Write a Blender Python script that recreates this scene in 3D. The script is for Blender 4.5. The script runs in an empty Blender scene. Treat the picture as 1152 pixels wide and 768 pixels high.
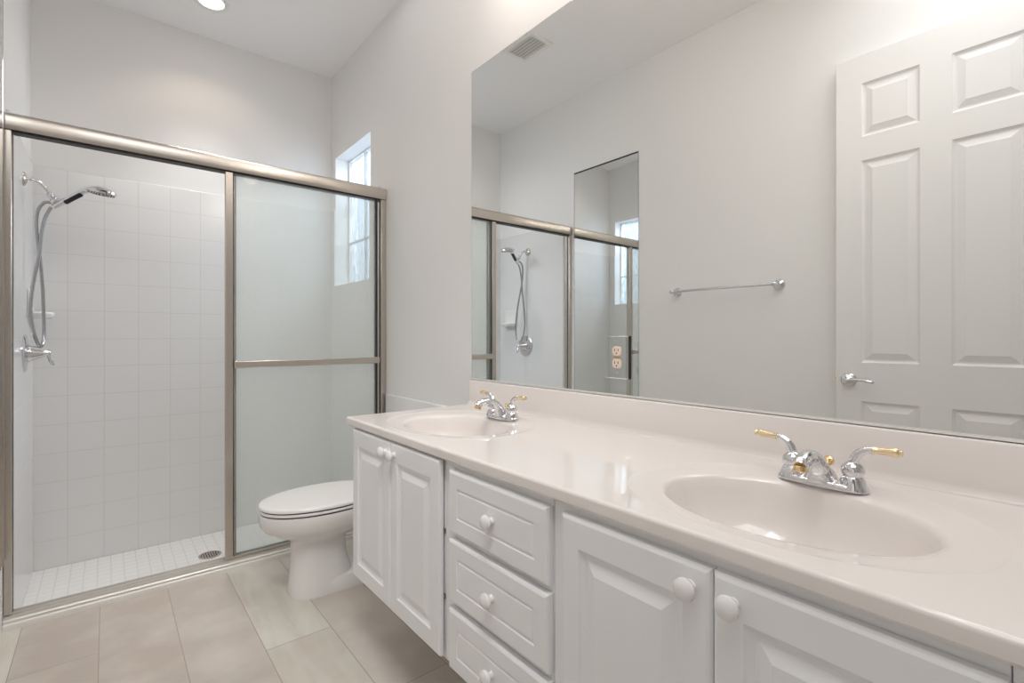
import bpy, math, random
from mathutils import Vector, Matrix
random.seed(4)
C = bpy.context.scene.collection
SC = bpy.context.scene

# ------------------------------------------------------------------ camera
CAM_F, CAM_CU, CAM_VH, YAW = 554.9, 575.8, 378.8, 0.6879
cd = bpy.data.cameras.new('camera'); cam = bpy.data.objects.new('camera', cd); C.objects.link(cam)
cd.sensor_width = 36.0; cd.lens = CAM_F / 1152 * 36
cd.shift_x = (576 - CAM_CU) / 1152; cd.shift_y = (CAM_VH - 384) / 1152
cd.clip_start = 0.02
cam.location = (0, 0, 1.09); cam.rotation_euler = (math.radians(90), 0, -YAW)
SC.camera = cam

# ------------------------------------------------------------------ view, world, lights
SC.view_settings.view_transform = 'Standard'; SC.view_settings.look = 'None'
SC.view_settings.gamma = 1.0; SC.view_settings.use_curve_mapping = False
SC.view_settings.exposure = 0.06
w = bpy.data.worlds.new('sky'); SC.world = w; w.use_nodes = True
bg = w.node_tree.nodes['Background']; bg.inputs[0].default_value = (0.86, 0.93, 1.0, 1); bg.inputs[1].default_value = 1.0
SC.cycles.max_bounces = 14; SC.cycles.diffuse_bounces = 7; SC.cycles.glossy_bounces = 8
SC.cycles.transparent_max_bounces = 24; SC.cycles.sample_clamp_indirect = 6.0
SC.cycles.use_denoising = True

def area(name, loc, rot, size, size_y, power, col):
    l = bpy.data.lights.new(name, 'AREA'); l.shape = 'RECTANGLE'; l.size = size; l.size_y = size_y
    l.energy = power; l.color = col
    o = bpy.data.objects.new(name, l); C.objects.link(o); o.location = loc; o.rotation_euler = [math.radians(a) for a in rot]
    return o
# the row of vanity lamps on the wall above the mirror
for vy in (0.35, 0.70, 1.05, 1.40):
    vl = bpy.data.lights.new('vanity_bulb', 'POINT'); vl.energy = 1.8; vl.color = (1.0, 0.88, 0.78); vl.shadow_soft_size = .05
    vo = bpy.data.objects.new('vanity_bulb', vl); C.objects.link(vo); vo.location = (1.00, vy, 2.51)
# unseen soft fill lights added under the ceiling, no fixtures there
area('ceiling_fill_near', (0.88, 0.60, 2.90), (0, 0, 0), 0.5, 1.1, 0.4, (1.0, 0.97, 0.95))
area('ceiling_fill_far', (0.88, 1.95, 2.90), (0, 0, 0), 0.5, 1.1, 1.0, (1.0, 0.985, 0.97))
area('ceiling_fill_room', (0.20, -0.10, 2.90), (0, 0, 0), 0.9, 1.3, 13.2, (0.98, 0.99, 1.0))
# unseen narrow-beam fills added for toilet and floor; last is the shower can
area('toilet_fill', (0.68, 2.12, 2.90), (0, 4, 0), 0.25, 0.4, 1.1, (0.98, 0.99, 1.0)).data.spread = math.radians(80)
area('floor_fill', (0.02, 0.58, 2.90), (26, -13, 0), 0.6, 1.0, 4.1, (1.0, 0.99, 0.975)).data.spread = math.radians(60)
area('downlight_shower', (0.442, 3.115, 2.905), (0, 0, 0), 0.12, 0.12, 2.3, (1.0, 0.99, 0.98)).data.spread = math.radians(70)
# unseen fill light added in the next room, shining through the doorway
area('next_room_fill', (-1.40, -0.25, 1.20), (0, -90, 0), 2.2, 1.2, 4.0, (1.0, 0.99, 0.98))
# daylight slanting in from outside the shower window
lw = area('daylight_window', (2.15, 3.12, 2.40), (0, 0, 0), 0.9, 0.9, 60.0, (0.86, 0.93, 1.0))
lw.rotation_euler = (Vector((1.3, 3.15, 1.88)) - Vector(lw.location)).to_track_quat('-Z', 'Y').to_euler()

# ------------------------------------------------------------------ helpers
def link(o): C.objects.link(o); return o

class MB:
    def __init__(s): s.v = []; s.f = []
    def add(s, vs, fs):
        n = len(s.v); s.v += [tuple(p) for p in vs]; s.f += [tuple(i + n for i in f) for f in fs]; return s
    def box(s, x0, x1, y0, y1, z0, z1):
        x0, x1 = sorted((x0, x1)); y0, y1 = sorted((y0, y1)); z0, z1 = sorted((z0, z1))
        return s.add([(x0,y0,z0),(x1,y0,z0),(x1,y1,z0),(x0,y1,z0),(x0,y0,z1),(x1,y0,z1),(x1,y1,z1),(x0,y1,z1)],
              [(3,2,1,0),(4,5,6,7),(0,1,5,4),(1,2,6,5),(2,3,7,6),(3,0,4,7)])
    def loft(s, rings, cap0=True, cap1=True, closed=True):
        n = len(rings[0]); vs = [p for r in rings for p in r]; fs = []
        for k in range(len(rings) - 1):
            for i in range(n if closed else n - 1):
                j = (i + 1) % n
                fs.append((k*n+i, k*n+j, (k+1)*n+j, (k+1)*n+i))
        if cap0: fs.append(tuple(range(n - 1, -1, -1)))
        if cap1: fs.append(tuple(range((len(rings)-1)*n, len(rings)*n)))
        return s.add(vs, fs)
    def lathe(s, prof, org, axis, n=32, cap0=True, cap1=True):
        a = Vector(axis).normalized(); u = a.orthogonal().normalized(); v = a.cross(u); o = Vector(org)
        rings = [[o + a*h + (u*math.cos(2*math.pi*i/n) + v*math.sin(2*math.pi*i/n))*max(r, 1e-5) for i in range(n)] for r, h in prof]
        return s.loft(rings, cap0, cap1)
    def tube(s, pts, rad, n=14, caps=True):
        P = [Vector(p) for p in pts]; R = rad if isinstance(rad, (list, tuple)) else [rad]*len(P)
        rings = []; u = None
        for i, p in enumerate(P):
            t = (P[min(i+1, len(P)-1)] - P[max(i-1, 0)]).normalized()
            if u is None: u = t.orthogonal().normalized()
            u = (u - t*u.dot(t)).normalized(); v = t.cross(u)
            rings.append([p + (u*math.cos(2*math.pi*k/n) + v*math.sin(2*math.pi*k/n))*R[i] for k in range(n)])
        return s.loft(rings, caps, caps)
    def build(s, name, mat, parent=None, bevel=0, seg=2, sharp=35, subsurf=0):
        off = Vector(parent['_w']) if parent is not None else Vector((0, 0, 0))
        me = bpy.data.meshes.new(name)
        me.from_pydata([tuple(Vector(p) - off) for p in s.v], [], s.f); me.update()
        import bmesh
        bm = bmesh.new(); bm.from_mesh(me); bmesh.ops.recalc_face_normals(bm, faces=bm.faces[:]); bm.to_mesh(me); bm.free()
        me.materials.append(mat)
        for p in me.polygons: p.use_smooth = True
        me.set_sharp_from_angle(angle=math.radians(sharp))
        o = link(bpy.data.objects.new(name, me))
        if parent is not None:
            o.parent = parent
            WL[o.name] = off; o['_w'] = tuple(off)
        else: o['_w'] = (0, 0, 0)
        if bevel:
            b = o.modifiers.new('bevel', 'BEVEL'); b.width = bevel; b.segments = seg; b.limit_method = 'ANGLE'; b.angle_limit = math.radians(40)
            b.harden_normals = False
        if subsurf:
            m = o.modifiers.new('sub', 'SUBSURF'); m.levels = subsurf; m.render_levels = subsurf
        return o
WL = {}
def tag(o, label=None, cat=None, group=None, kind=None):
    if label: o['label'] = label
    if cat: o['category'] = cat
    if group: o['group'] = group
    if kind: o['kind'] = kind
    return o
def thing(name, loc, label=None, cat=None, group=None, kind=None):
    o = link(bpy.data.objects.new(name, None)); o.location = loc; o.empty_display_size = .05; o['_w'] = tuple(loc)
    return tag(o, label, cat, group, kind)
def copy_tree(o, parent=None):
    c = o.copy(); C.objects.link(c)
    if parent is not None: c.parent = parent
    for ch in [k for k in SC.objects if k.parent == o]: copy_tree(ch, c)
    return c
def spline(pts, n=8):
    P = [Vector(p) for p in pts]; out = []
    for i in range(len(P) - 1):
        p0, p1, p2, p3 = P[max(i-1, 0)], P[i], P[i+1], P[min(i+2, len(P)-1)]
        for k in range(n):
            t = k / n
            out.append(0.5*((2*p1) + (p2-p0)*t + (2*p0-5*p1+4*p2-p3)*t*t + (3*p1-p0-3*p2+p3)*t**3))
    out.append(P[-1]); return out
def lerp_list(vals, n):
    out = []
    for i in range(len(vals) - 1):
        for k in range(n): out.append(vals[i] + (vals[i+1]-vals[i])*k/n)
    return out + [vals[-1]]
def sellipse(cx, cy, z, ax, ay, e=2.0, n=64, axb=None):
    """closed outline; ax is the half length toward -x, axb toward +x"""
    r = []
    for i in range(n):
        t = 2*math.pi*i/n; c, s_ = math.cos(t), math.sin(t)
        a = (axb if (axb and c > 0) else ax)
        r.append((cx + a*math.copysign(abs(c)**(2/e), c), cy + ay*math.copysign(abs(s_)**(2/e), s_), z))
    return r

# ------------------------------------------------------------------ materials
def mat(name, col, rough=.5, metal=0.0, **kw):
    m = bpy.data.materials.new(name); m.use_nodes = True; b = m.node_tree.nodes['Principled BSDF']
    b.inputs['Base Color'].default_value = (*col, 1); b.inputs['Roughness'].default_value = rough; b.inputs['Metallic'].default_value = metal
    for k, v in kw.items(): b.inputs[k].default_value = v
    return m
class NT:
    def __init__(s, m): s.m = m; s.t = m.node_tree; s.b = s.t.nodes.get('Principled BSDF')
    def n(s, kind, **kw):
        x = s.t.nodes.new(kind)
        for k, v in kw.items(): setattr(x, k, v)
        return x
    def l(s, a, b): s.t.links.new(a, b)
    def math(s, op, a, b=None, c=None):
        x = s.n('ShaderNodeMath', operation=op)
        for i, q in enumerate((a, b, c)):
            if q is None: continue
            if isinstance(q, (int, float)): x.inputs[i].default_value = q
            else: s.l(q, x.inputs[i])
        return x.outputs[0]
    def xyz(s):
        c = s.n('ShaderNodeTexCoord'); x = s.n('ShaderNodeSeparateXYZ'); s.l(c.outputs['Object'], x.inputs[0]); return x.outputs, c.outputs['Object']
    def mix(s, fac, a, b):
        x = s.n('ShaderNodeMix', data_type='RGBA')
        for sock, q in ((x.inputs[0], fac), (x.inputs[6], a), (x.inputs[7], b)):
            if isinstance(q, (int, float)): sock.default_value = q
            elif isinstance(q, tuple): sock.default_value = (*q, 1)
            else: s.l(q, sock)
        return x.outputs[2]
    def gridline(s, c, org, p, wd):
        """1 on a joint line of width wd, 0 inside the tile, with a soft shoulder"""
        t = s.math('FRACT', s.math('DIVIDE', s.math('SUBTRACT', c, org), p))
        d = s.math('MULTIPLY', s.math('MINIMUM', t, s.math('SUBTRACT', 1.0, t)), p)
        mr = s.n('ShaderNodeMapRange', interpolation_type='SMOOTHSTEP'); s.l(d, mr.inputs[0])
        mr.inputs[1].default_value = wd*.45; mr.inputs[2].default_value = wd*1.1; mr.inputs[3].default_value = 1; mr.inputs[4].default_value = 0
        return mr.outputs[0]
    def bump(s, h, strength, dist):
        b = s.n('ShaderNodeBump'); b.inputs['Strength'].default_value = strength; b.inputs['Distance'].default_value = dist
        s.l(h, b.inputs['Height']); s.l(b.outputs[0], s.b.inputs['Normal'])

def wall_paint(name, col):
    m = mat(name, col, .62); t = NT(m)
    nz = t.n('ShaderNodeTexNoise'); nz.inputs['Scale'].default_value = 160; nz.inputs['Detail'].default_value = 3
    _, oc = t.xyz(); t.l(oc, nz.inputs['Vector']); t.bump(nz.outputs[0], .08, .002)
    return m
def tile_mat(name, a, oa, pa, b, ob, pb, col, grout, wd, rough=.16, gr=.6, bs=.22):
    m = mat(name, col, rough); t = NT(m); x, oc = t.xyz()
    g = t.math('MAXIMUM', t.gridline(x[a], oa, pa, wd), t.gridline(x[b], ob, pb, wd))
    t.l(t.mix(g, col, grout), t.b.inputs['Base Color'])
    t.l(t.math('ADD', t.math('MULTIPLY', g, gr), rough), t.b.inputs['Roughness'])
    t.bump(t.math('SUBTRACT', 1.0, g), bs, .0010)
    return m
M = {}
M['wall'] = wall_paint('white_wall_paint', (.84, .83, .82))
M['ceiling'] = wall_paint('white_ceiling_paint', (.93, .92, .915))
M['trim'] = mat('white_trim_paint', (.85, .84, .83), .35)
TP, TX, TZ = .149, -.01, 1.079
TC, TG = (.79, .78, .775), (.68, .66, .64)
M['tile_x'] = tile_mat('white_wall_tile_end', 'X', TX, TP, 'Z', TZ, TP, TC, TG, .0026)
M['tile_y'] = tile_mat('white_wall_tile_side', 'Y', 3.505, TP, 'Z', TZ, TP, TC, (.765, .76, .755), .0022, .16, .04, .06)
M['mosaic'] = tile_mat('white_floor_mosaic', 'X', -.30, .0530, 'Y', 2.70, .0530, (.83, .815, .80), (.735, .715, .70), .0034, .3)
M['chrome'] = mat('chrome', (.74, .74, .76), .06, 1)
M['hose'] = mat('braided_chrome', (.50, .50, .51), .22, 1)
M['nickel'] = mat('warm_nickel_aluminium', (.60, .55, .495), .26, 1)
M['track'] = mat('pale_aluminium', (.80, .78, .75), .5, 1)
M['brass'] = mat('polished_brass', (.86, .64, .34), .15, 1)
M['lever'] = mat('honey_lever', (.86, .70, .46), .18, .75)
M['porcelain'] = mat('white_porcelain', (.84, .83, .82), .10)
M['seat'] = mat('white_toilet_seat', (.86, .84, .82), .18)
M['cab'] = mat('white_cabinet', (.87, .875, .885), .33)
M['knob'] = mat('white_ceramic_knob', (.87, .86, .85), .15)
M['marble'] = mat('cultured_marble', (.82, .772, .742), .045, IOR=1.6)
M['dark'] = mat('dark_gasket_and_shade', (.025, .024, .022), .5)  # rubber gaskets, and the shade painted into the toilet seat gaps
M['hinge'] = mat('dark_hinge_metal', (.30, .28, .26), .3, 1)
M['channel'] = mat('bright_edge_channel', (.88, .87, .85), .35, .35)
M['black'] = mat('black_grip', (.015, .015, .02), .35)
M['mirror'] = mat('mirror_silver', (.90, .915, .905), .0, 1)
M['mirror_edge'] = mat('mirror_edge', (.30, .32, .31), .25, .6)
M['ivory'] = mat('ivory_plastic', (.84, .70, .58), .35)
M['vent'] = mat('vent_enamel', (.88, .86, .83), .4)
M['hall'] = mat('hall_paint', (.80, .79, .78), .6)
M['lamp'] = mat('lamp_lens', (1, .95, .88), .4)
b = M['lamp'].node_tree.nodes['Principled BSDF']; b.inputs['Emission Color'].default_value = (1, .90, .76, 1); b.inputs['Emission Strength'].default_value = 7

def glass_mat(name, tint, haze, gloss):
    m = bpy.data.materials.new(name); m.use_nodes = True; t = NT(m); t.t.nodes.clear()
    out = t.n('ShaderNodeOutputMaterial'); tr = t.n('ShaderNodeBsdfTransparent'); tr.inputs[0].default_value = (*tint, 1)
    df = t.n('ShaderNodeBsdfDiffuse'); df.inputs[0].default_value = (.94, .96, .95, 1)
    tl = t.n('ShaderNodeBsdfTranslucent'); tl.inputs[0].default_value = (.94, .96, .95, 1)
    hz = t.n('ShaderNodeMixShader'); hz.inputs[0].default_value = .5; t.l(df.outputs[0], hz.inputs[1]); t.l(tl.outputs[0], hz.inputs[2])
    gl = t.n('ShaderNodeBsdfGlossy'); gl.inputs['Roughness'].default_value = .01
    m1 = t.n('ShaderNodeMixShader'); m1.inputs[0].default_value = haze; t.l(tr.outputs[0], m1.inputs[1]); t.l(hz.outputs[0], m1.inputs[2])
    fr = t.n('ShaderNodeFresnel'); fr.inputs[0].default_value = 1.45
    m2 = t.n('ShaderNodeMixShader'); t.l(t.math('MULTIPLY', fr.outputs[0], gloss), m2.inputs[0]); t.l(m1.outputs[0], m2.inputs[1]); t.l(gl.outputs[0], m2.inputs[2])
    t.l(m2.outputs[0], out.inputs[0]); return m
M['shower_glass'] = glass_mat('obscure_shower_glass', (.985, .995, .99), .16, .12)

def window_glass():
    m = bpy.data.materials.new('frosted_window_glass'); m.use_nodes = True; t = NT(m); t.t.nodes.clear()
    out = t.n('ShaderNodeOutputMaterial'); tr = t.n('ShaderNodeBsdfTransparent'); tr.inputs[0].default_value = (.95, .98, 1, 1)
    tl = t.n('ShaderNodeBsdfTranslucent'); tl.inputs[0].default_value = (.30, .34, .38, 1)
    _, oc = t.xyz(); mp = t.n('ShaderNodeMapping'); mp.inputs['Scale'].default_value = (1, 16, 4.5); mp.inputs['Rotation'].default_value = (.35, 0, 0); t.l(oc, mp.inputs[0])
    nz = t.n('ShaderNodeTexNoise'); nz.inputs['Scale'].default_value = 1.4; nz.inputs['Detail'].default_value = 5; nz.inputs['Distortion'].default_value = 1.4; t.l(mp.outputs[0], nz.inputs['Vector'])
    mr = t.n('ShaderNodeMapRange'); t.l(nz.outputs[0], mr.inputs[0]); mr.inputs[1].default_value = .35; mr.inputs[2].default_value = .62; mr.inputs[3].default_value = .75; mr.inputs[4].default_value = .15
    mx = t.n('ShaderNodeMixShader'); t.l(mr.outputs[0], mx.inputs[0]); t.l(tr.outputs[0], mx.inputs[1]); t.l(tl.outputs[0], mx.inputs[2])
    t.l(mx.outputs[0], out.inputs[0]); return m
M['window_glass'] = window_glass()

def floor_mat():
    m = mat('plank_tile_floor', (.6, .55, .5), .38); t = NT(m); x, oc = t.xyz()
    PW, X0, L = .2245, -.245, 1.25
    rr = t.math('DIVIDE', t.math('SUBTRACT', x['X'], X0), PW); row = t.math('FLOOR', rr)
    off = None
    for i, v in ((-1, 2.95), (0, 2.223), (1, 1.60), (2, 2.78), (3, 1.867), (4, 2.66), (5, 2.1), (6, 1.7)):
        q = t.math('MULTIPLY', t.math('COMPARE', row, float(i), .1), v); off = q if off is None else t.math('ADD', off, q)
    yy = t.math('DIVIDE', t.math('SUBTRACT', x['Y'], off), L); col = t.math('FLOOR', yy)
    def dist(r, p):
        f = t.math('FRACT', r); return t.math('MULTIPLY', t.math('MINIMUM', f, t.math('SUBTRACT', 1.0, f)), p)
    d = t.math('MINIMUM', dist(rr, PW), dist(yy, L))
    g = t.math('LESS_THAN', d, .0014)
    cb = t.n('ShaderNodeCombineXYZ'); t.l(row, cb.inputs[0]); t.l(col, cb.inputs[1]); cb.inputs[2].default_value = 7.3
    wn = t.n('ShaderNodeTexWhiteNoise', noise_dimensions='3D'); t.l(cb.outputs[0], wn.inputs['Vector'])
    sh = t.n('ShaderNodeVectorMath', operation='MULTIPLY_ADD'); t.l(wn.outputs['Color'], sh.inputs[0]); sh.inputs[1].default_value = (9, 9, 9); t.l(oc, sh.inputs[2])
    mp = t.n('ShaderNodeMapping'); mp.inputs['Scale'].default_value = (9, 1.6, 1); t.l(sh.outputs[0], mp.inputs[0])
    nz = t.n('ShaderNodeTexNoise'); nz.inputs['Scale'].default_value = 1.5; nz.inputs['Detail'].default_value = 6; nz.inputs['Roughness'].default_value = .6; nz.inputs['Distortion'].default_value = .5; t.l(mp.outputs[0], nz.inputs['Vector'])
    nz2 = t.n('ShaderNodeTexNoise'); nz2.inputs['Scale'].default_value = 5; nz2.inputs['Detail'].default_value = 5; t.l(sh.outputs[0], nz2.inputs['Vector'])
    tone = t.math('MULTIPLY', wn.outputs['Value'], .22)
    for i, v in ((-1, .9), (1, .05), (2, .1), (3, .45), (4, .30), (5, .5)): tone = t.math('ADD', tone, t.math('MULTIPLY', t.math('COMPARE', row, float(i), .1), v))
    tone = t.math('ADD', tone, t.math('MULTIPLY', t.math('MULTIPLY', t.math('COMPARE', row, 3.0, .1), t.math('GREATER_THAN', col, -.5)), .35))
    base = t.mix(tone, (.445, .385, .342), (.71, .70, .62))
    c1 = t.mix(t.math('MULTIPLY', t.math('SUBTRACT', nz.outputs[0], .36), 1.9), base, (.53, .44, .38))
    c2 = t.mix(t.math('MULTIPLY', t.math('SUBTRACT', nz2.outputs[0], .44), 1.7), c1, (.75, .71, .655))
    t.l(t.mix(g, c2, (.36, .30, .26)), t.b.inputs['Base Color'])
    t.bump(t.math('SUBTRACT', 1.0, g), .3, .001)
    return m
M['floor'] = floor_mat()

# ------------------------------------------------------------------ room dimensions
XL, XR, YS, YB, ZC = -.2986, 1.229, 2.6433, 3.505, 2.9146
ZSF = -.11                       # shower floor
YREAR = -3.0
def struct(mb, name, m, bevel=0, parent=None):
    o = mb.build(name, m, parent, bevel)
    if parent is None: tag(o, kind='structure')
    return o
# walls
WY0, WY1, WZ0, WZ1 = 2.834, 3.423, 1.441, 2.327
mb = MB(); T = .16
mb.box(XR, XR+T, YREAR, WY0, ZSF, ZC); mb.box(XR, XR+T, WY1, YB+.12, ZSF, ZC)
mb.box(XR, XR+T, WY0, WY1, ZSF, WZ0); mb.box(XR, XR+T, WY0, WY1, WZ1, ZC)
struct(mb, 'wall_right', M['wall'])
mb = MB(); mb.box(XL-.12, XL, .09, YB+.12, ZSF, ZC); mb.box(XL-.12, XL, YREAR, -.66, 0, ZC); mb.box(XL-.12, XL, -.66, .09, 2.42, ZC)
struct(mb, 'wall_left', M['wall'])
struct(MB().box(XL, XR, YB, YB+.12, ZSF, ZC), 'wall_back', M['wall'])
struct(MB().box(XL-.12, XR+T, YREAR-.12, YREAR, 0, ZC), 'wall_front', M['wall'])
struct(MB().box(-1.72, -1.60, -1.3, .8, 0, ZC), 'wall_hall', M['hall'])
struct(MB().box(-1.60, XL-.12, .7, .8, 0, ZC).box(-1.60, XL-.12, -1.3, -1.2, 0, ZC), 'wall_hall_side', M['hall'])
struct(MB().box(-1.72, XR+T, YREAR-.12, YB+.12, ZC, ZC+.1), 'ceiling', M['ceiling'])
struct(MB().box(-1.72, XR, YREAR-.12, 2.60, -.12, 0), 'floor', M['floor'])
# shower floor, curb and tiled surround
struct(MB().box(XL, XR, 2.715, YB, ZSF-.06, ZSF), 'floor_shower', M['mosaic'])
struct(MB().box(XL, XR, 2.598, 2.715, ZSF-.06, .022), 'trim_1', mat('curb_marble', (.87, .85, .81), .3), bevel=.004)
ZT = 1.966
struct(MB().box(XL, XR, YB-.009, YB, ZSF, ZT), 'wall_back_tile', M['tile_x'], bevel=.003)
struct(MB().box(XL, XL+.009, 2.70, YB-.009, ZSF, ZT), 'wall_left_tile', M['tile_y'], bevel=.003)
mb = MB(); mb.box(XR-.009, XR, 2.70, WY0, ZSF, ZT); mb.box(XR-.009, XR, WY1, YB-.009, ZSF, ZT); mb.box(XR-.009, XR, WY0, WY1, ZSF, WZ0)
struct(mb, 'wall_right_tile', M['tile_y'], bevel=.003)
# low ledge along the wall behind the toilet, and baseboards
struct(MB().box(XR-.014, XR, 1.78, 2.60, 0, .768), 'trim_2', M['trim'], bevel=.005)
struct(MB().box(XL, XL+.014, .12, 1.90, 0, .10), 'baseboard_left', M['trim'], bevel=.004)
# door casing around the doorway on the left wall
mb = MB(); mb.box(XL-.125, XL+.012, .09, .10, 0, 2.43); mb.box(XL-.125, XL+.012, -.67, -.66, 0, 2.43); mb.box(XL-.125, XL+.012, -.67, .10, 2.42, 2.43)
struct(mb, 'trim_3', M['trim'])

# window in the shower
win = thing('window_1', (1.335, (WY0+WY1)/2, WZ0), kind='structure')
XG = 1.322
mb = MB(); fw = .022
mb.box(XG, XG+.05, WY0, WY0+fw, WZ0, WZ1); mb.box(XG, XG+.05, WY1-fw*.4, WY1, WZ0, WZ1)
mb.box(XG, XG+.05, WY0, WY1, WZ0, WZ0+fw*.6); mb.box(XG, XG+.05, WY0, WY1, WZ1-fw*.4, WZ1)
mb.build('window_frame', M['trim'], win, bevel=.002)
grey = mat('window_muntin', (.55, .58, .60), .4)
MB().box(XG+.004, XG+.024, 3.148, 3.156, WZ0+.012, WZ1-.008).box(XG+.004, XG+.024, WY0+fw, WY1-.009, 1.741, 1.750).build('muntin', grey, win)
MB().box(XG+.018, XG+.022, WY0+.006, WY1-.004, WZ0+.004, WZ1-.004).build('pane', M['window_glass'], win)

# ------------------------------------------------------------------ panelled slabs (cabinet doors, drawers, room door)
def slab(mb, y0, y1, z0, z1, fx, sgn, thick, edge, panels, loops):
    """slab in the y-z plane whose face looks along sgn*x; fx = face; panels = list of rects; loops = [(inset, depth below face)]"""
    X = lambda d: fx - sgn*d
    rect = lambda a, b, c, d_, ins, dep: [(X(dep), a+ins, c+ins), (X(dep), b-ins, c+ins), (X(dep), b-ins, d_-ins), (X(dep), a+ins, d_-ins)]
    rings = [rect(y0, y1, z0, z1, 0, thick), rect(y0, y1, z0, z1, 0, edge), rect(y0, y1, z0, z1, edge*.35, edge*.3), rect(y0, y1, z0, z1, edge, 0)]
    mb.loft(rings, True, False)
    ys = sorted({y0+edge, y1-edge, *[p[0] for p in panels], *[p[1] for p in panels]})
    zs = sorted({z0+edge, z1-edge, *[p[2] for p in panels], *[p[3] for p in panels]})
    for i in range(len(ys)-1):
        for j in range(len(zs)-1):
            cy, cz = (ys[i]+ys[i+1])/2, (zs[j]+zs[j+1])/2
            if any(p[0] < cy < p[1] and p[2] < cz < p[3] for p in panels): continue
            mb.add([(fx, ys[i], zs[j]), (fx, ys[i+1], zs[j]), (fx, ys[i+1], zs[j+1]), (fx, ys[i], zs[j+1])], [(0, 1, 2, 3)])
    for p in panels:
        mb.loft([rect(*p, ins, dep) for ins, dep in [(0, 0)] + loops], False, True)
    return mb
RAISED = [(.003, .0035), (.012, .0075), (.017, .0075), (.034, .001), (.037, .0)]

# ------------------------------------------------------------------ vanity cabinets
XF, XD = .685, .666            # face frame, door face
ZB, ZTOP = .250, .776
def knob(parent, y, z):
    MB().lathe([(.0095, 0), (.0085, .007), (.0095, .0095), (.0145, .012), (.0170, .0165), (.0165, .021), (.0122, .0245), (.005, .0262), (0, .0264)], (XD, y, z), (-1, 0, 0), 28, True, False).build('knob', M['knob'], parent)
def cab_door(parent, y0, y1, z0, z1, ky, hinge_y=None, th=.0175):
    d = slab(MB(), y0, y1, z0, z1, XD, -1, th, .007, [(y0+.045, y1-.045, z0+.052, z1-.055)], RAISED).build('door', M['cab'], parent, sharp=9)
    knob(d, ky, z1-.034)
    if hinge_y:
        for hz in (.412, .583): MB().box(XF-.0055, XF+.001, hinge_y-.003, hinge_y+.007, hz-.006, hz+.006).build('hinge', M['hinge'], d)
    return d
def carcass(parent, y0, y1):
    mb = MB()
    mb.box(XF, XF+.018, y0, y1, ZB, ZTOP); mb.box(XF+.018, XR-.03, y0, y0+.016, ZB, ZTOP); mb.box(XF+.018, XR-.03, y1-.016, y1, ZB, ZTOP)
    mb.box(XF+.018, XR-.03, y0+.016, y1-.016, ZB, ZB+.016); mb.box(XR-.045, XR-.03, y0+.016, y1-.016, ZB+.016, ZTOP)
    mb.build('carcass', M['cab'], parent, bevel=.0012, seg=1)
    MB().box(.98, 1.16, y0+.01, y1-.01, 0, ZB).build('toe_kick', M['cab'], parent)
G = 'white thermofoil cabinets in the vanity run'
c1 = thing('sink_cabinet', (.95, 1.42, 0), 'white two-door vanity cabinet at the far end, beside the toilet', 'cabinet')
carcass(c1, 1.1065, 1.725)
cab_door(c1, 1.396, 1.690, .259, .770, 1.424); cab_door(c1, 1.1072, 1.394, .259, .770, 1.366, 1.109, .0130)
c2 = thing('drawer_cabinet', (.95, .905, 0), 'white cabinet with three stacked drawers between the two door cabinets', 'cabinet')
carcass(c2, .7015, 1.1045)
for z0, z1 in ((.600, .756), (.426, .583), (.258, .409)):
    d = slab(MB(), .702, 1.064, z0, z1, XD, -1, .0175, .007, [(.740, 1.026, z0+.040, z1-.040)], [(.002, .003), (.006, .003), (.009, .0005)]).build('drawer', M['cab'], c2, sharp=9)
    knob(d, .882, (z0+z1)/2)
c3 = thing('sink_cabinet', (.95, .39, 0), 'white two-door vanity cabinet nearest the viewer, under the near sink', 'cabinet')
carcass(c3, .0625, .700)
cab_door(c3, .3635, .664, .259, .757, .395); cab_door(c3, .063, .3615, .259, .757, .331)
fl = MB().box(XF, XF+.018, -.031, .0615, ZB, ZTOP).build('filler_strip', M['cab'], None, bevel=.001)
tag(fl, 'narrow white filler strip closing the vanity at its near end', 'filler strip')

# ------------------------------------------------------------------ countertop with two moulded basins
ZCT = .804; CY0, CY1, CXF = -.031, 1.742, .664
ct = thing('vanity_countertop', (.95, .86, ZTOP), 'long pinkish white cultured marble vanity top with two moulded oval basins and backsplash', 'countertop')
SINKS = [1.392, .362]
SCX = .905
def outline(cy, s=1.0, z=ZCT, ax=.205, axb=.236, ay=.278, e=2.25, n=120, cx=SCX): return sellipse(cx, cy, z, ax*s, ay*s, e, n, axb*s)
mb = MB()
RR = .007
prof = [(XF+.0, ZTOP), (CXF+.004, ZTOP), (CXF, ZTOP+.005), (CXF, ZCT-RR)] + [(CXF+RR-RR*math.cos(a), ZCT-RR+RR*math.sin(a)) for a in [math.pi/2*k/6 for k in range(1, 7)]]
XT0, XT1 = CXF+RR, XR-.001
n_ = len(prof)
mb.loft([[(x, CY0, z) for x, z in prof], [(x, CY1, z) for x, z in prof]], False, False, closed=False)
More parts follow.
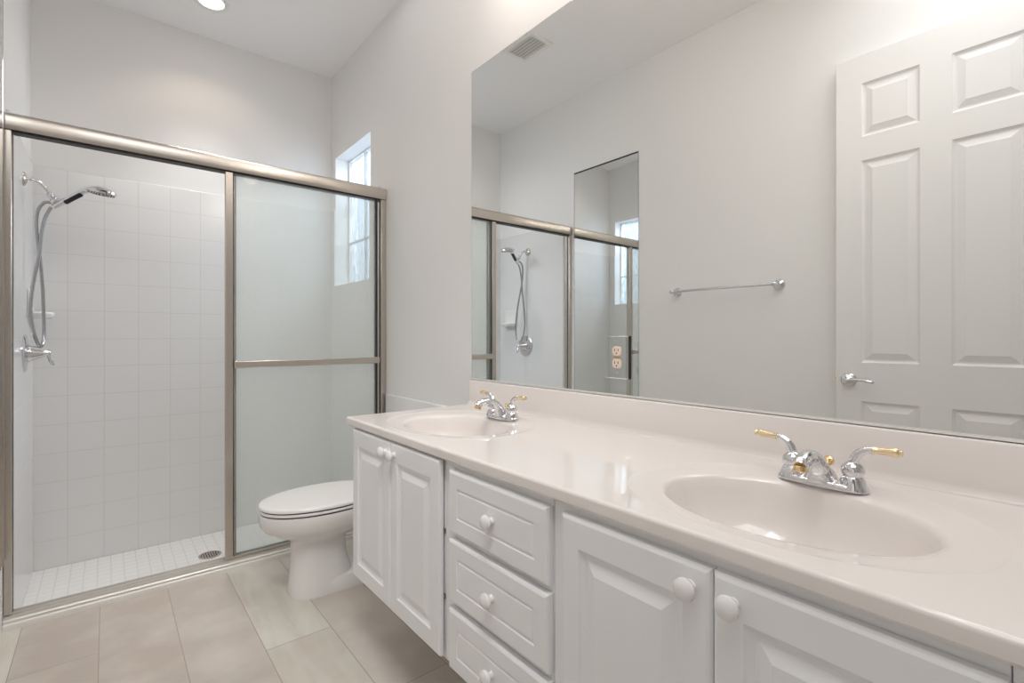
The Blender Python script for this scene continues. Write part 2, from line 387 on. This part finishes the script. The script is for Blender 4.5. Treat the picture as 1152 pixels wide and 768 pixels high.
# flat top with two oval cut-outs
cells = [(CY0, SINKS[1]-.30), (SINKS[1]-.30, SINKS[1]+.30), (SINKS[1]+.30, SINKS[0]-.30), (SINKS[0]-.30, SINKS[0]+.30), (SINKS[0]+.30, CY1)]
for i, (a, b_) in enumerate(cells):
    if i in (0, 2, 4): mb.add([(XT0, a, ZCT), (XT1, a, ZCT), (XT1, b_, ZCT), (XT0, b_, ZCT)], [(0, 1, 2, 3)])
    else:
        cy = SINKS[1] if i == 1 else SINKS[0]; inn = outline(cy); n = len(inn); outr = []
        for (x, y, z) in inn:
            dx, dy = x-SCX, y-cy; k = 1e9
            if dx > 1e-9: k = min(k, (XT1-SCX)/dx)
            if dx < -1e-9: k = min(k, (XT0-SCX)/dx)
            if dy > 1e-9: k = min(k, (b_-cy)/dy)
            if dy < -1e-9: k = min(k, (a-cy)/dy)
            outr.append((SCX+dx*k, cy+dy*k, ZCT))
        mb.loft([inn, outr], False, False)
        for cxn, cyn in ((XT0, a), (XT0, b_), (XT1, a), (XT1, b_)):      # corner triangles
            ang = lambda p: math.atan2(p[1]-cy, p[0]-SCX)
            ca = math.atan2(cyn-cy, cxn-SCX); best = None
            for q in range(n):
                p, r = outr[q], outr[(q+1) % n]
                if (abs(p[0]-r[0]) > 1e-6 and abs(p[1]-r[1]) > 1e-6) and math.hypot((p[0]+r[0])/2-cxn, (p[1]+r[1])/2-cyn) < .06:
                    mb.add([p, r, (cxn, cyn, ZCT)], [(0, 1, 2)])
# ends and underside
for y in (CY0, CY1):
    mb.add([(x, y, z) for x, z in prof] + [(XT1, y, ZCT), (XT1, y, ZTOP)], [tuple(range(len(prof)+2))])
mb.build('slab', M['marble'], ct, sharp=30)
BSX = XR-.022
prof = [(XT1, ZCT+.0), (BSX-.012, ZCT+.0003), (BSX-.006, ZCT+.0025), (BSX-.002, ZCT+.008), (BSX, ZCT+.016), (BSX, .899), (BSX+.0025, .9035), (BSX+.006, .9048), (XT1, .9048)]
mb = MB(); mb.loft([[(x, y, z) for x, z in prof] for y in (CY0, 1.758)], True, True); mb.build('backsplash', M['marble'], ct, sharp=30)
for cy in SINKS:
    mb = MB(); rings = []
    zo = ZCT
    R0 = dict(ax=.205, axb=.236, ay=.278, e=2.25)
    inn = dict(ax=.155, axb=.157, ay=.208, e=2.0)
    def mixr(t, z):
        k = {q: R0[q]+(inn[q]-R0[q])*t for q in R0}; return sellipse(SCX, cy, z, k['ax'], k['ay'], k['e'], 120, k['axb'])
    for t, dz in ((0, 0), (.012, -.0003), (.03, -.0006), (.25, -.0018), (.55, -.0034), (.78, -.0048), (.89, -.0066), (.955, -.0095), (1.0, -.0150)):
        rings.append(mixr(t, zo+dz))
    for s, dz in ((.975, -.030), (.94, -.055), (.88, -.082), (.78, -.106), (.64, -.124), (.45, -.135), (.25, -.1395), (.12, -.141)):
        rings.append(sellipse(SCX+.008*(1-s), cy, zo+dz, .155*s, .208*s*(1 - .12*(1-s)), 2.0, 120, .157*s))
    mb.loft(rings, False, True)
    bs = mb.build('basin', M['marble'], ct, sharp=60)
    MB().lathe([(.0225, 0), (.0225, .003), (.018, .0035), (.017, .001), (0, .001)], (SCX+.007, cy, zo-.1405), (0, 0, 1), 28).build('drain', M['chrome'], bs)

# ------------------------------------------------------------------ faucets
def make_faucet(cx, cy, z0, label):
    f = thing('faucet', (cx, cy, z0), label, 'faucet', 'chrome two-handle faucets on the vanity top')
    P = lambda dx, dy, dz: (cx+dx, cy+dy, z0+dz)
    # base plate
    rings = [sellipse(cx, cy, z0+dz, .027*s, .078*s2, 3.2, 48, .024*s) for s, s2, dz in ((1, 1, 0), (1, 1, .006), (.93, .965, .010), (.8, .9, .012))]
    MB().loft(rings).build('base_plate', M['chrome'], f, sharp=50)
    # spout: wide flared foot, narrowing and arching forward
    path = [(-.004, .002, .064, .044), (-.006, .014, .056, .040), (-.012, .030, .041, .032), (-.021, .045, .030, .026), (-.036, .058, .025, .021), (-.056, .0655, .023, .019), (-.078, .066, .023, .019), (-.098, .0605, .024, .021), (-.108, .053, .023, .021)]
    pts = spline([P(p[0], 0, p[1]) for p in path], 5); wy = lerp_list([p[2] for p in path], 5); wt = lerp_list([p[3] for p in path], 5)
    rings = []
    for i, p in enumerate(pts):
        t = (pts[min(i+1, len(pts)-1)] - pts[max(i-1, 0)]).normalized(); yv = Vector((0, 1, 0)); nv = t.cross(yv).normalized()
        e = 3.4 if i < 10 else 2.3
        rg = []
        for k in range(28):
            a = 2*math.pi*k/28; c, s_ = math.cos(a), math.sin(a)
            rg.append(p + yv*(wy[i]*.5*math.copysign(abs(c)**(2/e), c)) + nv*(wt[i]*.5*math.copysign(abs(s_)**(2/e), s_)))
        rings.append(rg)
    sp = MB().loft(rings).build('spout', M['chrome'], f, sharp=55)
    MB().lathe([(.0112, 0), (.0118, .002), (.0118, .009), (.010, .010), (.009, .006), (0, .006)], P(-.1035, 0, .0505), (-.30, 0, -1), 24).build('aerator', M['brass'], sp)
    # pop-up rod knob behind the spout
    MB().lathe([(.0028, 0), (.0028, .026), (.0045, .028), (.0085, .031), (.0103, .037), (.0088, .043), (.004, .0465), (0, .047)], P(.020, -.006, .006), (0, 0, 1), 20).build('lift_rod', M['brass'], f)
    for sg in (1, -1):
        hy = .0525*sg
        h = MB().lathe([(.0245, .004), (.0235, .010), (.0195, .022), (.0160, .027), (.0175, .029), (.0195, .034), (.0195, .040), (.0165, .047), (.0110, .052), (.0085, .054), (0, .0545)], P(0, hy, 0), (0, 0, 1), 32, True, False).build('handle', M['chrome'], f, sharp=50)
        MB().tube(spline([P(0, hy, .048), P(0, hy+.003*sg, .060), P(0, hy+.010*sg, .071), P(0, hy+.022*sg, .0785), P(0, hy+.031*sg, .0800)], 5), lerp_list([.0098, .0088, .0078, .0068, .0062], 5), 16).build('lever_arm', M['chrome'], h, sharp=50)
        d = (0, sg, .05)
        MB().lathe([(.0055, 0), (.0072, .001), (.0072, .0035), (.0060, .005), (.0066, .014), (.0078, .028), (.0082, .035), (.0072, .039), (.0050, .0405), (.0060, .042), (.0060, .045), (0, .046)], P(0, hy+.030*sg, .0800), d, 20, True, False).build('lever_grip', M['lever'], h, sharp=45)
    return f
make_faucet(1.085, SINKS[0]-.018, ZCT-.0020, 'chrome faucet with golden lever handles at the far sink, near the shower')
make_faucet(1.085, SINKS[1], ZCT-.0020, 'chrome faucet with golden lever handles at the near sink')

# ------------------------------------------------------------------ vanity mirror with outlet
XM = XR - .006
vm = thing('vanity_mirror', (XR, .865, .906), 'huge frameless mirror on the wall above the vanity top', 'mirror')
MB().box(XM+.0012, XR-.0005, -.028, 1.7646, .9062, 2.2368).build('backing', M['mirror_edge'], vm)
MB().add([(XM, -.026, .9072), (XM, 1.7626, .9072), (XM, 1.7626, 2.2348), (XM, -.026, 2.2348), (XM+.0013, -.028, .9062), (XM+.0013, 1.7646, .9062), (XM+.0013, 1.7646, 2.2368), (XM+.0013, -.028, 2.2368)], [(0, 1, 2, 3)]).build('mirror_glass', M['mirror'], vm)
MB().box(XM-.003, XR-.001, -.028, 1.7640, .9052, .9066).box(XM-.003, XM-.0012, -.028, 1.7640, .9052, .9125).build('edge_channel', M['channel'], vm)

oy, oz = .9715, 1.027
ol = thing('electrical_outlet', (XM, oy, oz), 'peach GFCI outlet with clear mirrored cover plate set into the vanity mirror', 'outlet')
MB().box(XM-.0045, XM-.0004, oy-.044, oy+.044, oz-.0655, oz+.0655).build('cover_plate', mat('mirror_plate', (.86, .88, .86), .03, 1), ol, bevel=.0018)
MB().box(XM-.006, XM-.0005, oy-.0465, oy-.0440, oz-.0655, oz+.0655).build('plate_edge', M['dark'], ol)
rc = []
for k in (1, -1):
    r = MB(); r.loft([sellipse(0, 0, 0, 1, 1, 3, 24)]) if False else None
    mbr = MB(); rr_ = [[(XM-x, oy+.017*s*math.copysign(abs(math.cos(a))**.7, math.cos(a)), oz+.0195*k+.0145*s*math.copysign(abs(math.sin(a))**.7, math.sin(a))) for a in [2*math.pi*i/28 for i in range(28)]] for x, s in ((.0042, 1), (.0062, 1), (.0068, .95))]
    o = mbr.loft(rr_).build('receptacle', M['ivory'], ol)
    mbs = MB()
    for dy in (-.0064, .0064): mbs.box(XM-.0071, XM-.0066, oy+dy-.0011, oy+dy+.0011, oz+.0195*k-.001, oz+.0195*k+.007)
    mbs.lathe([(.0024, 0), (.0024, .0005)], (XM-.0066, oy, oz+.0195*k-.007), (-1, 0, 0), 16)
    mbs.build('slot', M['dark'], o)
MB().box(XM-.0062, XM-.0040, oy-.012, oy-.001, oz-.0035, oz+.0035).box(XM-.0062, XM-.0040, oy+.001, oy+.012, oz-.0035, oz+.0035).build('test_button', M['brass'], ol, bevel=.0005)
for k in (1, -1): MB().lathe([(.003, 0), (.0028, .001), (0, .0014)], (XM-.0044, oy, oz+.049*k), (-1, 0, 0), 16).build('screw', M['hose'], ol)

# ------------------------------------------------------------------ dressing mirror and towel bar on the left wall
dm = thing('dressing_mirror', (XL, 2.30, .25), 'tall narrow frameless mirror on the left wall beside the shower, seen in reflection', 'mirror')
MB().box(XL+.0005, XL+.0035, 2.006, 2.588, .25, 2.330).build('backing', M['dark'], dm)
MB().box(XL+.0036, XL+.0046, 2.008, 2.586, .252, 2.318).build('mirror_glass', M['mirror'], dm)
mb = MB(); mb.box(XL+.0005, XL+.0056, 2.003, 2.0065, .25, 2.332); mb.box(XL+.0005, XL+.0056, 2.5875, 2.5905, .25, 2.332)
mb.build('frame', M['chrome'], dm)
MB().box(XL+.0057, XL+.011, 2.000, 2.012, .845, .885).build('clip', M['nickel'], dm, bevel=.001)

tb = thing('towel_bar', (XL, 1.415, 1.366), 'chrome towel bar on the left wall between tall mirror and door, seen in reflection', 'towel bar')
MB().tube([(XL+.062, 1.100, 1.366), (XL+.062, 1.730, 1.366)], .0075, 16).build('bar', M['chrome'], tb)
for y in (1.715, 1.115):
    MB().lathe([(.029, 0), (.029, .004), (.024, .009), (.014, .014), (.0105, .022), (.0100, .045), (.0125, .052), (.0125, .070), (.009, .074), (0, .075)], (XL, y, 1.366), (1, 0, 0), 28, True, False).build('post', M['chrome'], tb, sharp=50)

# ------------------------------------------------------------------ room door, opened flat against the left wall
XDF = XL + .052
dr = thing('door_1', (XL+.035, .105, 0), kind='structure')
dy0, dy1 = .103, .838
PR = [(.205, .419), (.523, .735)]
pans = [(a, b_, c, d) for a, b_ in PR for c, d in ((2.012, 2.258), (.972, 1.902), (.25, .793))]
slab(MB(), dy0, dy1, .012, 2.392, XDF, 1, .035, .002, pans, [(.003, .004), (.010, .009), (.016, .009), (.040, .001), (.042, 0)]).build('door_leaf', M['trim'], dr, sharp=7)
ky, kz = .785, .889
kn = MB().lathe([(.033, 0), (.033, .004), (.029, .010), (.018, .014), (.0125, .018), (.0115, .036), (.014, .042), (.012, .052), (0, .054)], (XDF, ky, kz), (1, 0, 0), 32, True, False).build('door_handle', M['chrome'], dr, sharp=50)
MB().tube(spline([(XDF+.046, ky, kz), (XDF+.050, ky-.030, kz+.003), (XDF+.050, ky-.065, kz+.004), (XDF+.048, ky-.098, kz-.002), (XDF+.040, ky-.106, kz-.004)], 6), lerp_list([.0085, .0075, .007, .006, .0055], 6), 14).build('lever', M['chrome'], kn)
MB().box(XDF-.025, XDF-.010, dy1-.002, dy1+.009, kz-.010, kz+.010).build('latch', M['brass'], dr)
for hz in (.25, 1.2, 2.15):
    MB().lathe([(.007, 0), (.007, .09)], (XL+.012, .103, hz), (0, 0, 1), 14).build('hinge', M['nickel'], dr)

# ------------------------------------------------------------------ sliding shower enclosure
se = thing('shower_enclosure', (.465, YS, .022), 'framed sliding glass shower door in warm nickel, both panels slid to the right', 'shower door')
# header: rounded front box
hp = [(-.031, 1.866), (-.0325, 1.872), (-.0335, 1.884), (-.0338, 1.898), (-.0337, 1.916), (-.032, 1.923), (-.027, 1.928), (-.018, 1.9305), (.010, 1.9305), (.022, 1.928), (.028, 1.922), (.030, 1.910), (.030, 1.866)]
MB().loft([[(x, YS+y, z) for y, z in hp] for x in (XL+.001, XR-.001)]).build('header', M['nickel'], se, sharp=50)
for k, x0, x1 in ((0, XL+.012, XL+.07), (1, XR-.07, XR-.012)): pass
MB().box(XL+.001, XL+.0245, YS-.024, YS+.030, .050, 1.866).build('jamb', M['nickel'], se, bevel=.003)
MB().box(XR-.033, XR-.001, YS-.024, YS+.030, .050, 1.866).build('jamb', M['nickel'], se, bevel=.003)
MB().box(XL+.025, XL+.026, YS-.006, YS+.0, .052, 1.86).box(XL+.026, XR-.034, YS-.020, YS+.022, 1.860, 1.8655).build('gasket', M['dark'], se)
tp = [(-.036, .0225), (-.036, .031), (-.033, .033), (-.024, .033), (-.023, .044), (-.019, .044), (-.018, .033), (.002, .033), (.003, .044), (.007, .044), (.008, .033), (.027, .033), (.028, .047), (.032, .047), (.034, .0225)]
MB().loft([[(x, YS+y, z) for y, z in tp] for x in (XL+.001, XR-.001)]).build('bottom_track', M['track'], se, sharp=40)
def panel(x0, x1, y, bar, label):
    p = MB().box(x0+.004, x1-.004, y-.0025, y+.0025, .055, 1.858).build('sliding_door', M['shower_glass'], se); p['label'] = label
    MB().box(x0, x0+.034, y-.010, y+.010, .046, 1.862).build('stile', M['nickel'], p, bevel=.003)
    MB().box(x0+.0342, x0+.0368, y-.009, y+.009, .058, 1.858).build('gasket', M['dark'], p)
    MB().box(x1-.010, x1, y-.009, y+.009, .050, 1.862).build('stile', M['dark'], p)
    MB().box(x0+.034, x1-.010, y-.006, y+.006, .046, .057).build('bottom_rail', M['nickel'] if bar else M['dark'], p)
    if bar:
        MB().box(x0+.034, x1+.002, y-.036, y-.026, .944, .976).build('towel_rail', M['nickel'], p, bevel=.003)
        for xa in (x0+.036, x1-.016): MB().box(xa, xa+.018, y-.030, y+.004, .942, .978).build('rail_bracket', M['chrome'], p, bevel=.003)
    return p
panel(.427, 1.178, YS-.012, True, 'front glass panel with nickel towel rail')
panel(.440, 1.186, YS+.013, False, 'rear glass panel behind the front one')

# ------------------------------------------------------------------ shower fittings
sa = thing('shower_holder', (XL+.009, 3.113, 1.80), 'curved chrome shower arm with flange and bracket on the shower wall', 'shower holder')
XT = XL + .009
MB().lathe([(.032, 0), (.031, .003), (.026, .008), (.014, .012), (.011, .014)], (XT, 3.113, 1.802), (1, 0, 0), 28).build('flange', M['nickel'], sa)
MB().tube(spline([(XT+.004, 3.113, 1.802), (XT+.035, 3.114, 1.803), (XT+.062, 3.118, 1.788), (XT+.083, 3.124, 1.762), (XT+.094, 3.128, 1.745)], 6), .0085, 16).build('arm', M['chrome'], sa)
MB().lathe([(.011, -.012), (.016, -.008), (.017, .006), (.014, .020), (.0105, .028)], (-.200, 3.13, 1.748), (.6, 0, -1), 24).lathe([(.012, -.02), (.015, -.014), (.015, .014), (.012, .02)], (-.181, 3.13, 1.722), (1, 0, .42), 22).build('bracket', M['chrome'], sa, sharp=50)

hs = thing('hand_shower', (-.18, 3.13, 1.72), 'chrome hand shower with round head and looping braided hose, resting in its bracket', 'shower head')
from_px = lambda U, V, Y=3.13: (lambda a, b_: ((math.sin(YAW)+a*math.cos(YAW))*Y/(math.cos(YAW)-a*math.sin(YAW)), Y, 1.09+b_*Y/(math.cos(YAW)-a*math.sin(YAW))))((U-CAM_CU)/CAM_F, (CAM_VH-V)/CAM_F)
hp = spline([from_px(*q) for q in ((60.5, 232.5, 3.13), (68, 228.5, 3.12), (77, 223.5, 3.107), (87, 218.5, 3.093), (96, 214.5, 3.08), (105, 213, 3.068))], 6)
MB().tube(hp, lerp_list([.0105, .0125, .0145, .0135, .0125, .016], 6), 20).build('handle', M['chrome'], hs)
MB().tube([(q.x+.004, q.y-.004, q.z-.0055) for q in hp[8:22]], lerp_list([.004, .0118, .0118, .0118, .0118, .0118, .0118, .0118, .0118, .0118, .0118, .0118, .0118, .003], 1), 16).build('grip', M['black'], hs)
ax = Vector((.10, -.10, 1)).normalized(); hc = Vector(from_px(114.5, 215, 3.055))
MB().lathe([(.040, -.016), (.054, -.014), (.058, -.008), (.057, .000), (.046, .010), (.028, .017), (.012, .020), (0, .021)], hc, ax, 36, True, False).build('spray_head', M['chrome'], hs)
fb = MB(); u = ax.orthogonal().normalized(); v_ = ax.cross(u)
for rad, cnt in ((.012, 6), (.025, 12), (.038, 18), (.048, 22)):
    for i in range(cnt):
        a = 2*math.pi*i/cnt; c = hc + (u*math.cos(a) + v_*math.sin(a))*rad - ax*(.0158 if rad < .04 else .0148)
        fb.lathe([(.0026, 0), (.0022, .002)], c, -ax, 8)
fb.build('spray_nozzles', M['black'], hs)
hose = [from_px(*q) for q in ((59, 228, 3.13), (50, 228, 3.13), (43, 236, 3.13), (41, 250, 3.135), (42, 265, 3.14), (44, 282, 3.15), (46, 300, 3.165), (48, 325, 3.185), (49, 350, 3.2), (49.5, 370, 3.2), (48.8, 383, 3.19), (46.5, 389, 3.17),
        (43, 387, 3.15), (38, 374, 3.135), (34.5, 355, 3.13), (35, 335, 3.13), (38, 315, 3.13), (42, 297, 3.13), (45, 280, 3.13), (47, 262, 3.13), (51, 245, 3.13), (57.5, 233, 3.13))]
hpts = spline(hose, 14)
MB().tube(hpts, [.0066 + .0009*(i % 2) for i in range(len(hpts))], 12).build('hose', M['hose'], hs, sharp=80)

sv = thing('shower_valve', (XT, 3.143, 1.015), 'chrome round shower valve with lever on the tiled wall below the hand shower', 'shower valve')
MB().lathe([(.087, 0), (.087, .003), (.080, .008), (.055, .012), (.036, .014), (.034, .016)], (XT, 3.143, 1.015), (1, 0, 0), 48).build('escutcheon', M['chrome'], sv, sharp=50)
MB().lathe([(.040, .010), (.041, .018), (.037, .026), (.029, .044), (.020, .062), (.014, .074), (.0135, .084), (.009, .090), (0, .091)], (XT, 3.143, 1.015), (1, 0, 0), 32, True, False).build('valve_body', M['chrome'], sv, sharp=50)
MB().tube(spline([(XT+.080, 3.143, 1.016), (XT+.084, 3.143, 1.000), (XT+.090, 3.142, .978), (XT+.096, 3.140, .956)], 5), lerp_list([.010, .0085, .0095, .0075], 5), 16).build('lever', M['chrome'], sv)

sd = thing('soap_dish', (XT, 3.33, 1.20), 'white ceramic soap dish projecting from the shower wall tiles', 'soap dish')
MB().box(XT, XT+.010, 3.245, 3.415, 1.185, 1.320).build('back_plate', M['porcelain'], sd, bevel=.004)
rg = [[(XT+.008 + (x-XT-.008), y, z) for x, y, z in sellipse(XT+.008, 3.33, z0, .002, .083*s, 2.6, 40, .085*s)] for s, z0 in ((.80, 1.180), (.94, 1.186), (1, 1.197), (1, 1.205), (.96, 1.209), (.90, 1.207), (.84, 1.198))]
MB().loft(rg).build('tray', M['porcelain'], sd)

fd = thing('floor_drain', (.440, 3.150, ZSF), 'round metal drain in the white mosaic shower floor', 'drain')
MB().lathe([(.054, 0), (.054, .003), (.050, .0042), (.043, .0042), (.042, .001)], (.440, 3.150, ZSF+.0003), (0, 0, 1), 40, True, False).build('ring', M['nickel'], fd)
mb = MB().lathe([(.0425, 0), (.0425, .0012)], (.440, 3.150, ZSF+.0006), (0, 0, 1), 32); mb.build('sump', M['dark'], fd)
mb = MB()
for i in range(-3, 4):
    hw = math.sqrt(max(.0425**2 - (i*.0115)**2, 0)); mb.box(.440+i*.0115-.0033, .440+i*.0115+.0033, 3.150-hw, 3.150+hw, ZSF+.0019, ZSF+.0038)
mb.build('grate', M['nickel'], fd)

# ------------------------------------------------------------------ toilet
TY = 2.21
tl = thing('toilet', (.75, TY, 0), 'white elongated toilet with closed lid between the shower and the vanity', 'toilet')
def egg(cx, z, a, b_, ab, e=2.1, n=72): return sellipse(cx, TY, z, a, b_, e, n, ab)
mb = MB()
secs = [(.725, .000, .130, .104, .140, 2.8), (.725, .012, .130, .104, .140, 2.8), (.724, .060, .122, .097, .130, 2.8), (.722, .130, .114, .091, .112, 2.7), (.722, .200, .112, .090, .106, 2.5),
        (.724, .228, .122, .098, .112, 2.3), (.735, .246, .156, .116, .150, 2.2), (.745, .264, .205, .140, .205, 2.1), (.75, .284, .244, .158, .25, 2.1), (.75, .306, .262, .169, .28, 2.1), (.75, .330, .268, .174, .29, 2.1), (.75, .352, .270, .176, .29, 2.1), (.75, .359, .268, .174, .29, 2.1), (.75, .3615, .262, .168, .285, 2.1)]
mb.loft([egg(c, z, a, b_, ab, e) for c, z, a, b_, ab, e in secs])
mb.loft([[(x, y, z) for x, y, z in sellipse(.90, TY, z, .26*s, .106*s, 4, 48, .27)] for z, s in ((0, 1), (.045, .98), (.058, .93), (.062, .8))])
mb.loft([sellipse(1.09, TY, z, .10, hy, 3, 48, .12) for z, hy in ((.05, .10), (.20, .105), (.30, .15), (.36, .18))])
mb.build('bowl', M['porcelain'], tl, sharp=50)
def ring_slab(name, z0, z1, grow, m, top_round):
    r = []
    for dz, g in ((0, -.004), (.002, 0), ((z1-z0)*.6, 0), ((z1-z0)*.88, -top_round*.4), (z1-z0, -top_round), (z1-z0+.0015, -top_round*4)):
        r.append(egg(.75, z0+dz, .270+grow+g, .177+grow+g, .235+grow+g, 2.15))
    return MB().loft(r).build(name, m, tl, sharp=50)
MB().loft([egg(.75, z, .262, .168, .24) for z in (.361, .3665)]).build('gap', M['dark'], tl) if False else None
ring_slab('seat', .3665, .3775, -.003, M['seat'], .003)
ring_slab('lid', .3830, .398, -.001, M['seat'], .006)
MB().loft([egg(.75, z, .2625, .1695, .226) for z in (.360, .3845)]).build('gap_shade', M['dark'], tl)  # dark core that puts shade into the gaps under seat and lid
for sy in (-.07, .07): MB().lathe([(.016, 0), (.016, .028), (.012, .034), (0, .035)], (.995, TY+sy, .364), (0, 0, 1), 20).build('seat_hinge', M['seat'], tl)
tk = MB().loft([sellipse(1.110, TY, z, .095*s, .20*s, 5, 56, .102) for z, s in ((.345, .90), (.38, .95), (.52, 1), (.63, 1.0))]).build('tank', M['porcelain'], tl, sharp=50)
MB().loft([sellipse(1.110, TY, z, .103*s, .208*s, 5, 56, .104*s) for z, s in ((.631, .98), (.634, 1), (.650, 1), (.657, .98), (.660, .92))]).build('tank_lid', M['porcelain'], tl, sharp=50)

# ------------------------------------------------------------------ ceiling fittings
LX, LY = .442, 3.115
rl = thing('recessed_light', (LX, LY, ZC), 'round recessed ceiling light glowing above the shower', 'ceiling light')
MB().lathe([(.060, -.0005), (.060, -.003), (.066, -.0065), (.080, -.0065), (.086, -.004), (.087, -.0003)], (LX, LY, ZC), (0, 0, 1), 48, False, False).build('trim_ring', M['trim'], rl)
MB().lathe([(0, -.0012), (.061, -.0012), (.061, -.0004)], (LX, LY, ZC), (0, 0, 1), 48, False, False).build('lens', M['lamp'], rl)
sl = bpy.data.lights.new('shower_spot', 'SPOT'); sl.energy = 5.0; sl.color = (1, .80, .64); sl.spot_size = math.radians(132); sl.spot_blend = .55; sl.shadow_soft_size = .05
so = link(bpy.data.objects.new('shower_spot', sl)); so.location = (LX, LY, ZC-.02)

cv = thing('ceiling_vent', (.398, 2.337, ZC), 'louvred ceiling air vent, seen reflected near the top of the mirror', 'vent')
vx0, vx1, vy0, vy1 = .302, .494, 2.205, 2.470
mb = MB()
for a, b_, c, d in ((vx0, vx1, vy0, vy0+.026), (vx0, vx1, vy1-.026, vy1), (vx0, vx0+.026, vy0+.026, vy1-.026), (vx1-.026, vx1, vy0+.026, vy1-.026)): mb.box(a, b_, c, d, ZC-.010, ZC-.0005)
mb.build('frame', M['vent'], cv, bevel=.002)
MB().box(vx0+.026, vx1-.026, vy0+.026, vy1-.026, ZC-.0015, ZC-.0005).build('backing', mat('vent_shadow', (.68, .66, .63), .8), cv)
mb = MB(); nl = 6
for i in range(nl):
    xx = vx0+.026 + (vx1-vx0-.052)*(i+.5)/nl
    mb.add([(xx-.010, y, ZC-.0025) for y in (vy0+.026, vy1-.026)] + [(xx+.007, y, ZC-.0095) for y in (vy1-.026, vy0+.026)] + [(xx-.009, y, ZC-.0018) for y in (vy0+.026, vy1-.026)] + [(xx+.008, y, ZC-.0085) for y in (vy1-.026, vy0+.026)],
           [(0,1,2,3),(7,6,5,4),(0,3,7,4),(1,0,4,5),(2,1,5,6),(3,2,6,7)])
mb.build('louvers', M['vent'], cv)

for o in list(SC.objects):
    if '_w' in o: del o['_w']
